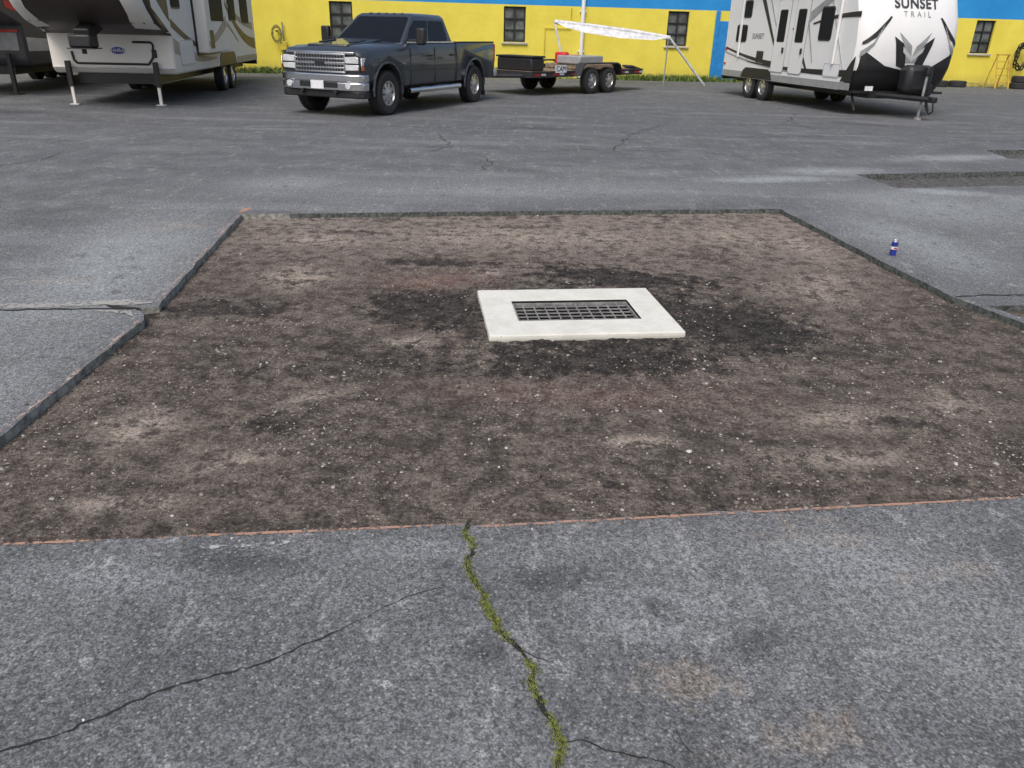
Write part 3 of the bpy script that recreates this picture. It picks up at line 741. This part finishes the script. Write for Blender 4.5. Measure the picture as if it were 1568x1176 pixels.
# ------------------------------------------------------------------ RV helpers
def rvbody(T,name,L,W,levels,fx,m_side,m_front_lo,m_front_hi,zsplit,bulge=.16,side_round=.3):
    hw=W/2
    ys=[1,.93,.8,.55,.25,0,-.25,-.55,-.8,-.93,-1]
    def fxs(y,z):
        u=abs(y)/hw; return fx(z)-bulge*u*u-(side_round*max(0,(u-.8)/.2)**2)
    rings=[]
    for z in levels:
        rings.append([(-L,hw,z)]+[(fxs(u*hw,z),u*hw,z) for u in ys]+[(-L,-hw,z)])
    n=len(rings[0]); mi=[]
    for k_ in range(len(levels)-1):
        zc=(levels[k_]+levels[k_+1])/2
        for i in range(n):
            if i==0 or i==n-2 or i==n-1: mi.append(0)
            else: mi.append(1 if zc<zsplit else 2)
    mi+=[0,0]
    loft(name,rings,[m_side,m_front_lo,m_front_hi],T,midx=mi)
    return fxs
def fstrip(T,name,fxs,A,B,m,off=.008,n=14):
    def samp(P,t):
        k_=t*(len(P)-1); i=min(int(k_),len(P)-2); f=k_-i
        return (P[i][0]+(P[i+1][0]-P[i][0])*f,P[i][1]+(P[i+1][1]-P[i][1])*f)
    V=[];F=[];mcols=6
    for i in range(n+1):
        a=samp(A,i/n); b=samp(B,i/n)
        for j in range(mcols+1):
            y=a[0]+(b[0]-a[0])*j/mcols; z=a[1]+(b[1]-a[1])*j/mcols
            V.append((fxs(y,z)+off,y,z))
    for i in range(n):
        for j in range(mcols):
            q=i*(mcols+1)+j; F.append((q,q+1,q+mcols+2,q+mcols+1))
    return obj(name,V,F,m,T,smooth=True)
def ftext(T,name,fxs,txt,size,yc,zc,m,off=.014,space=1.0,bold=0):
    cu=bpy.data.curves.new(name,'FONT'); cu.body=txt; cu.size=size; cu.align_x='CENTER'; cu.align_y='CENTER'; cu.space_character=space; cu.offset=bold
    to=bpy.data.objects.new('tmp',cu); col.objects.link(to)
    dg=bpy.context.evaluated_depsgraph_get(); dg.update()
    me=bpy.data.meshes.new_from_object(to.evaluated_get(dg)); bpy.data.objects.remove(to,do_unlink=True)
    for v in me.vertices:
        y=yc+v.co.x; z=zc+v.co.y; v.co=(fxs(y,z)+off,y,z)
    me.materials.clear(); me.materials.append(m)
    o=bpy.data.objects.new(name,me); col.objects.link(o); o.parent=T
def spanel(T,name,pts,side,hw,m,off=.006):
    y=side*(hw+off); y0=side*(hw-.01)
    return prism(name,pts,'y',min(y,y0),max(y,y0),m,T)
def swindow(T,side,hw,x0,x1,z0,z1):
    w=rr(x0,z0,x1,z1,.06,.06); spanel(T,'window_frame',rr(x0-.035,z0-.035,x1+.035,z1+.035,.08,.08),side,hw,m_black,.014)
    spanel(T,'window_glass',w,side,hw,m_glassrv,.022)
def band(p0,p1,w0,w1,bow=0,n=10):
    A=[];B=[]
    for i in range(n+1):
        t=i/n; x=p0[0]+(p1[0]-p0[0])*t; z=p0[1]+(p1[1]-p0[1])*t+bow*math.sin(math.pi*t); w=(w0+(w1-w0)*t)/2
        A.append((x,z+w)); B.append((x,z-w))
    return A+B[::-1]

# ------------------------------------------------------------------ travel trailer (right)
def travel_trailer():
    fw=Vector((.2,-.98)).normalized(); a=math.atan2(fw.y,fw.x); lf=Vector((-fw.y,fw.x))
    W=2.6; c=Vector((7.80,19.5))+lf*(W/2)
    T=empty('travel_trailer',(c.x,c.y,0),a); hw=W/2; L=7.0
    def fx(z):
        P=[(.5,-.25),(.8,.02),(1.1,.14),(1.6,.18),(2.1,.1),(2.6,-.12),(3.0,-.5),(3.2,-1.0)]
        for (z0,x0),(z1,x1) in zip(P[:-1],P[1:]):
            if z<=z1: return x0+(x1-x0)*(z-z0)/(z1-z0)
        return P[-1][1]
    lv=[.55,.8,1.0,1.1,1.25,1.4,1.6,1.85,2.1,2.35,2.6,2.8,3.0,3.12,3.18]
    fxs=rvbody(T,'body',L,W,lv,fx,m_white,m_black,m_white,1.02,.14,.16)
    fstrip(T,'front_black_v',fxs,[(-1.2,1.0),(-.62,1.0),(0,1.0)],[(-1.2,1.45),(-.62,1.12),(0,1.0)],m_black)
    fstrip(T,'front_black_v',fxs,[(1.2,1.0),(.62,1.0),(0,1.0)],[(1.2,1.45),(.62,1.12),(0,1.0)],m_black)
    for s in (1,-1):
        fstrip(T,'front_wedge',fxs,[(s*.10,1.06),(s*.20,1.55)],[(s*.34,1.12),(s*.52,1.75)],m_black,.010)
        fstrip(T,'front_wedge_grey',fxs,[(s*.0,1.2),(s*.0,1.3),(s*.06,1.55)],[(s*.12,1.2),(s*.2,1.45),(s*.42,1.85)],m_grey,.013)
        fstrip(T,'front_swoosh',fxs,[(s*1.22,1.55),(s*.9,1.75),(s*.62,2.15)],[(s*1.22,1.62),(s*.95,1.86),(s*.66,2.17)],m_black,.010)
        fstrip(T,'front_swoosh',fxs,[(s*1.22,1.28),(s*.98,1.55),(s*.78,1.98)],[(s*1.22,1.42),(s*1.0,1.62),(s*.80,1.99)],m_grey,.010)
    fstrip(T,'front_chevron',fxs,[(-.25,1.42),(0,1.22),(.25,1.42)],[(-.28,1.54),(0,1.32),(.28,1.54)],m_lgrey,.018)
    ftext(T,'front_lettering',fxs,'SUNSET',.30,.0,2.44,m_dkgrey,.014,1.1,.008)
    ftext(T,'front_sub_lettering',fxs,'T R A I L',.17,.0,2.22,m_grey,.014,1.1)
    s=-1
    spanel(T,'skirt',[(-L+.02,.56),(-L+.02,.72),(-.1,.72),(-.1,.56)],s,hw,m_grey,.004)
    spanel(T,'decal',band((-6.95,1.35),(-3.6,.98),.05,.12,-.06),s,hw,m_black,.006)
    spanel(T,'decal',band((-6.95,1.22),(-2.6,.86),.03,.10,-.08),s,hw,m_grey,.007)
    spanel(T,'decal',band((-5.4,1.0),(-.25,.92),.02,.16,-.06),s,hw,m_black,.009)
    for x0,x1,z0,z1,w,m in [(-5.1,-3.9,2.75,1.35,.22,m_black),(-4.6,-3.5,2.75,1.25,.06,m_grey),(-3.1,-2.1,1.9,.85,.20,m_black),(-2.7,-1.9,2.7,1.1,.09,m_grey),(-1.5,-.5,2.6,1.0,.10,m_lgrey)]:
        spanel(T,'slash_decal',[(x0,z0),(x0+w,z0),(x1+w*.4,z1),(x1,z1)],s,hw,m,.008)
    spanel(T,'decal',band((-2.3,2.15),(-.2,2.9),.25,.04,.1),s,hw,m_grey,.010)
    spanel(T,'decal',band((-2.1,2.0),(-.15,2.2),.04,.12,.05),s,hw,m_black,.0115)
    spanel(T,'corner_black',[(-.5,.74),(-.08,.74),(-.05,1.3),(-.2,1.15)],s,hw,m_black,.012)
    swindow(T,s,hw,-6.3,-5.7,1.55,1.95); swindow(T,s,hw,-5.95,-5.55,2.2,2.6)
    swindow(T,s,hw,-1.75,-1.25,1.65,2.35)
    for x0,x1 in ((-3.95,-3.3),(-3.0,-2.35)):
        spanel(T,'door_gap',rr(x0-.02,.78,x1+.02,2.6,.08,.08),s,hw,m_grey,.013)
        spanel(T,'door',rr(x0,.8,x1,2.58,.08,.08),s,hw,m_white,.018)
        spanel(T,'door_window_frame',rr(x0+.12,1.55,x1-.12,2.35,.05,.05),s,hw,m_black,.022)
        spanel(T,'door_glass',rr(x0+.15,1.58,x1-.15,2.32,.05,.05),s,hw,m_glassrv,.026)
        box('door_handle',(x1-.1,s*(hw+.04),1.35),(.06,.04,.14),m_black,T,.01)
    spanel(T,'vent',rr(-4.9,1.0,-4.5,1.3,.03,.03),s,hw,m_black,.012)
    spanel(T,'hatch_frame',rr(-1.3,.80,-.6,1.12,.05,.05),s,hw,m_lgrey,.012); spanel(T,'hatch',rr(-1.27,.83,-.63,1.09,.05,.05),s,hw,m_white,.016)
    ftxt=bpy.data.curves.new('t2','FONT'); ftxt.body='SUNSET'; ftxt.size=.2; ftxt.materials.append(m_dkgrey)
    to=bpy.data.objects.new('side_lettering',ftxt); col.objects.link(to); to.parent=T; to.location=(-5.3,s*(hw+.01),1.62); to.rotation_euler=(math.pi/2,0,0)
    for z in (.9,1.3): box('marker',(-6.9,s*(hw+.02),z),(.12,.02,.05),m_redl,T)
    box('awning_tube',(-3.4,s*(hw+.07),2.95),(5.2,.12,.12),m_black,T,.04)
    for x in (-6.0,-.9): box('awning_arm',(x,s*(hw+.05),2.0),(.06,.06,1.8),m_white,T,.01)
    box('chassis',(-3.5,0,.47),(7.0,1.6,.15),m_black,T)
    box('underbelly',(-3.5,0,.53),(6.9,2.4,.05),m_black,T)
    box('rear_bumper',(-7.2,0,.5),(.1,2.4,.12),m_black,T)
    for sd in (1,-1):
        for x in (-4.35,-5.2): wheel(T,'wheel',(x,sd*(hw-.12),.35),.35,.21,sd,.2,m_silver,6)
        spanel(T,'wheel_well',[(-5.72,.56),(-5.62,.76),(-5.45,.84),(-4.1,.84),(-3.93,.76),(-3.83,.56)],sd,hw,m_black,.010)
        tube('tongue',(-.3,sd*.7,.48),(1.15,0,.46),.06,m_black,T,8)
        tube('stabilizer',(-.4,sd*1.0,.5),(-.15,sd*1.0,.1),.03,m_black,T,6)
    tube('jack',(.85,0,.05),(.85,0,1.0),.03,m_galv,T,10); tube('jack_foot',(.85,0,0),(.85,0,.05),.08,m_galv,T,12)
    box('jack_head',(.85,0,1.05),(.16,.14,.2),m_black,T,.03)
    box('coupler',(1.15,0,.46),(.3,.13,.12),m_black,T,.02)
    box('propane_cover',(.46,0,.85),(.42,.68,.62),m_black,T,.12)
    box('battery',(.25,.45,.62),(.3,.25,.25),m_black,T,.03)
    path_tube('cable',[(1.1,.1,.45),(1.05,.2,.2),(.8,.3,.12),(.6,.3,.3)],.015,m_black,T,6)
    box('front_tag',(.1,-.9,.62),(.02,.2,.1),m_plate,T)
travel_trailer()

# ------------------------------------------------------------------ fifth wheel (left)
def fifth_wheel():
    fw=Vector((.12,-.99)).normalized(); a=math.atan2(fw.y,fw.x); lf=Vector((-fw.y,fw.x))
    W=2.5; fl=Vector((-7.38,17.75)); c=fl-lf*(W/2)
    T=empty('fifth_wheel_camper',(c.x,c.y,0),a); hw=W/2; L=9.2
    prof=[(-L,.62),(-L,3.6),(.9,3.6),(.9,1.75),(.0,1.40),(0,.72),(-.12,.62)]
    prism('body',prof,'y',-hw,hw,m_cream,T,.04)
    def fx(z):
        P=[(1.38,.0),(1.5,.75),(1.62,1.2),(1.85,1.6),(2.1,1.82),(2.5,1.92),(3.0,1.75),(3.4,1.35),(3.6,.95)]
        for (z0,x0),(z1,x1) in zip(P[:-1],P[1:]):
            if z<=z1: return x0+(x1-x0)*(z-z0)/(z1-z0)
        return P[-1][1]
    hwc=hw+.012
    ys=[1,.95,.85,.6,.3,0,-.3,-.6,-.85,-.95,-1]
    def fxs(y,z):
        u=abs(y)/hwc; return max(fx(z)-.16*u*u-(.3*max(0,(u-.8)/.2)**2),.02+.0*z)
    rings=[]
    for z in (1.39,1.45,1.5,1.56,1.62,1.72,1.85,1.97,2.1,2.3,2.5,2.8,3.1,3.4,3.61):
        rings.append([(-.02,hwc,z)]+[(fxs(u*hwc,z),u*hwc,z) for u in ys]+[(-.02,-hwc,z)])
    loft('front_cap',rings,m_brown,T)
    for s in (1,-1):
        fstrip(T,'cap_swoosh',fxs,[(s*.80,1.52),(s*.9,1.8),(s*.85,2.3),(s*.6,2.9)],[(s*1.2,1.50),(s*1.22,1.8),(s*1.2,2.4),(s*1.1,3.0)],m_cream,.012)
        spanel(T,'cap_side',[(.0,1.40),(.7,1.72),(1.1,1.9),(1.2,2.6),(.6,3.58),(0,3.58)],s,hwc,m_cream,.008)
        spanel(T,'cap_brown',band((.05,1.9),(1.2,2.5),.5,.2,-.05),s,hwc,m_brown,.014)
    def bar(p,q,w=.022): tube('trim_bar',(.02,p[0],p[1]),(.02,q[0],q[1]),w,m_black,T,8)
    P=[(.82,1.25),(.86,1.20),(.82,.95),(.72,.82),(-.72,.82),(-.78,.88),(-.80,1.05)]
    for p,q in zip(P[:-1],P[1:]): bar(p,q)
    bar((.82,1.25),(.45,1.25)); box('handle',(.02,.86,1.03),(.03,.1,.16),m_black,T,.02)
    prism('oval_badge',[(.13+.17*math.cos(t_),1.08+.09*math.sin(t_)) for t_ in [i*math.pi/10 for i in range(20)]],'x',-.01,.012,m_plate,T)
    prism('oval_badge_inner',[(.13+.145*math.cos(t_),1.08+.07*math.sin(t_)) for t_ in [i*math.pi/10 for i in range(20)]],'x',-.01,.016,m_navy,T)
    cu=bpy.data.curves.new('t3','FONT'); cu.body='NHRA'; cu.size=.1; cu.align_x='CENTER'; cu.align_y='CENTER'; cu.materials.append(m_white)
    to=bpy.data.objects.new('badge_lettering',cu); col.objects.link(to); to.parent=T; to.location=(.02,.13,1.08); to.rotation_euler=(math.pi/2,0,math.pi/2)
    box('lower_lip',(.0,0,.74),(.06,2.46,.03),m_lgrey,T,.01)
    box('pin_box_arm',(1.0,0,1.50),(.9,.3,.22),m_black,T,.03,(0,.25,0))
    box('pin_box',(1.4,0,1.28),(.42,.42,.24),m_black,T,.04); tube('king_pin',(1.45,0,1.05),(1.45,0,1.2),.045,m_steel,T,12)
    box('pin_plate',(1.4,0,1.15),(.5,.48,.02),m_steel,T)
    for s in (1,-1):
        box('landing_leg_outer',(.12,s*.88,.62),(.1,.1,.5),m_black,T,.01)
        box('landing_leg',(.12,s*.88,.27),(.06,.06,.5),m_cream,T,.006)
        box('landing_foot',(.12,s*.88,.012),(.18,.18,.024),m_lgrey,T,.005)
        for x in (-4.6,-5.55): wheel(T,'wheel',(x,s*(hw-.13),.38),.38,.23,s,.2,m_silver,6)
        spanel(T,'wheel_well',[(-6.1,.63),(-6.0,.85),(-5.85,.95),(-4.3,.95),(-4.15,.85),(-4.05,.63)],s,hw,m_black,.010)
        spanel(T,'side_decal',band((-.1,1.2),(-3.8,.85),.30,.03,-.12),s,hw,m_tan,.006)
        spanel(T,'side_decal',band((-.05,1.65),(-4.6,1.35),.16,.02,-.35),s,hw,m_brown,.008)
        spanel(T,'side_decal',band((-1.0,2.3),(-6.6,1.2),.35,.04,.35),s,hw,m_tan,.010)
        spanel(T,'side_decal',band((-4.5,2.7),(-9.0,1.1),.10,.30,-.4),s,hw,m_brown,.012)
        spanel(T,'side_decal',band((-3.5,2.9),(-8.8,1.6),.05,.18,-.3),s,hw,m_tan,.014)
        spanel(T,'lower_brown',[(-9.15,.63),(-9.15,.80),(-6.2,.80),(-6.2,.63)],s,hw,m_tan,.005)
        spanel(T,'hatch_frame',rr(-1.6,.78,-.5,1.3,.05,.05),s,hw,m_lgrey,.016); spanel(T,'hatch',rr(-1.57,.81,-.53,1.27,.05,.05),s,hw,m_cream,.02)
        swindow(T,s,hw,-.9,-.3,1.95,2.6)
    box('slide_out',(-3.0,hw+.14,1.95),(2.1,.3,1.9),m_cream,T,.03)
    box('slide_seal',(-3.0,hw+.02,1.95),(2.2,.04,2.0),m_black,T,.01)
    spanel(T,'slide_window',rr(-3.7,1.7,-2.4,2.5,.06,.06),1,hw+.29,m_glassrv,.01)
    spanel(T,'slide_decal',band((-2.0,1.2),(-3.95,1.7),.12,.25,-.05),1,hw+.29,m_tan,.006)
    spanel(T,'slide_vent',rr(-2.5,1.1,-2.15,1.5,.03,.03),1,hw+.29,m_black,.008)
    swindow(T,1,hw,-8.3,-7.3,1.7,2.5); swindow(T,1,hw,-6.5,-5.7,1.75,2.4)
    box('chassis',(-4.6,0,.52),(9.0,1.6,.2),m_black,T)
    box('rear_bumper',(-9.3,0,.55),(.12,2.4,.12),m_black,T)
    box('ladder_rail',(-9.28,.9,2.3),(.04,.04,2.6),m_black,T)
fifth_wheel()

# ------------------------------------------------------------------ dark toy hauler (far left)
def toy_hauler():
    fw=Vector((.10,-.995)).normalized(); a=math.atan2(fw.y,fw.x); lf=Vector((-fw.y,fw.x))
    W=2.5; fl=Vector((-11.6,19.6)); c=fl-lf*(W/2)
    T=empty('toy_hauler_camper',(c.x,c.y,0),a); hw=W/2; L=10
    prof=[(-L,.62),(-L,3.7),(1.5,3.7),(1.95,3.2),(2.0,2.5),(1.7,2.0),(0,1.5),(0,.75),(-.12,.62)]
    prism('body',prof,'y',-hw,hw,m_dkgrey,T,.05)
    for s in (1,-1):
        spanel(T,'white_decal',band((1.5,2.4),(-6,1.6),.35,.08,-.15),s,hw,m_white,.006)
        spanel(T,'red_decal',band((.6,1.95),(-6,1.3),.16,.03,-.15),s,hw,m_red,.008)
        spanel(T,'grey_decal',band((-.1,1.1),(-7,.9),.3,.1,0),s,hw,m_lgrey,.009)
        box('landing_leg',(.15,s*.88,.45),(.09,.09,.9),m_black,T,.006)
        box('landing_foot',(.15,s*.88,.012),(.24,.24,.024),m_black,T)
        swindow(T,s,hw,-2.0,-1.0,1.8,2.5); swindow(T,s,hw,-5.0,-4.0,1.8,2.5)
        for x in (-5.4,-6.3,-7.2): wheel(T,'wheel',(x,s*(hw-.13),.38),.38,.23,s,.2,m_silver,6)
    box('front_panel',(.01,0,1.15),(.03,2.2,.4),m_grey,T,.02)
    box('front_red_stripe',(.03,0,1.38),(.02,2.3,.05),m_red,T)
    box('pin_box',(1.3,0,1.6),(.6,.4,.4),m_black,T,.04); box('chassis',(-5,0,.52),(9.6,1.6,.2),m_black,T)
toy_hauler()

# ------------------------------------------------------------------ drink can
cn=empty('drink_can',(3.18,6.40,0))
def latz(name,prof,m,par,seg=24):
    V=[];F=[];n=len(prof)
    for i in range(seg):
        t_=2*math.pi*i/seg
        for r,z in prof: V.append((r*math.cos(t_),r*math.sin(t_),z))
    for i in range(seg):
        j=(i+1)%seg
        for k_ in range(n-1): F.append((i*n+k_,j*n+k_,j*n+k_+1,i*n+k_+1))
    return obj(name,V,F,m,par,smooth=True)
latz('can_base',[(.0001,0.004),(.02,.002),(.024,.0),(.0265,.008)],m_silver,cn)
latz('can_body_blue',[(.0265,.008),(.0265,.06)],m_navy,cn)
latz('can_band',[(.0266,.06),(.0266,.085)],m_plate,cn)
latz('can_body_upper',[(.0265,.085),(.0265,.124)],m_navy,cn)
latz('can_top',[(.0265,.124),(.023,.133),(.023,.135),(.021,.132),(.0001,.131)],m_silver,cn)
box('can_logo',(0,-.0262,.072),(.026,.003,.014),m_red,cn,.001)

def rock(x,y,s,m,z):
    bm=bmesh.new(); bmesh.ops.create_icosphere(bm,subdivisions=2,radius=s)
    for v in bm.verts: v.co*=1+.25*noise.noise(v.co/s*1.3); v.co.z*=.7
    me=bpy.data.meshes.new('rock'); bm.to_mesh(me); bm.free(); me.materials.append(m)
    o=bpy.data.objects.new('rock',me); col.objects.link(o); o.location=(x,y,z+s*.4)
for x,y,s,mm in [(.83,3.80,.018,m_peb[2]),(-1.1,3.7,.016,m_peb[2]),(-.12,3.9,.01,m_peb[2]),(.52,4.0,.009,m_peb[2])]: rock(x,y,s,mm,dirt_z(x,y))

# ------------------------------------------------------------------ light, world, camera
w=bpy.data.worlds.new('World'); scn.world=w; w.use_nodes=True
nt=w.node_tree; bg=nt.nodes['Background']; sky=nt.nodes.new('ShaderNodeTexSky'); sky.sky_type='NISHITA'; sky.sun_disc=False
EL,AZ=52,200
sky.sun_elevation=math.radians(EL); sky.sun_rotation=math.radians(AZ); sky.air_density=1.0; sky.dust_density=5.0; sky.ozone_density=1.0
nt.links.new(sky.outputs[0],bg.inputs[0]); bg.inputs[1].default_value=.15
sl=bpy.data.lights.new('sun','SUN'); sl.energy=1.5; sl.angle=math.radians(28); sl.color=(1,.97,.93)
so=bpy.data.objects.new('sun',sl); col.objects.link(so)
dv=Vector((math.sin(math.radians(AZ))*math.cos(math.radians(EL)),math.cos(math.radians(AZ))*math.cos(math.radians(EL)),math.sin(math.radians(EL))))
so.rotation_euler=dv.to_track_quat('Z','Y').to_euler(); so.location=(0,-5,20)

cd=bpy.data.cameras.new('camera'); cam=bpy.data.objects.new('camera',cd); col.objects.link(cam); scn.camera=cam
cd.sensor_width=36; cd.lens=1180/1568*36; cd.clip_start=.05; cd.clip_end=1000
R=Matrix.Rotation(math.radians(90-24.6),4,'X')@Matrix.Rotation(math.radians(1.5),4,'Z')
cam.matrix_world=Matrix.Translation((0,0,1.65))@R
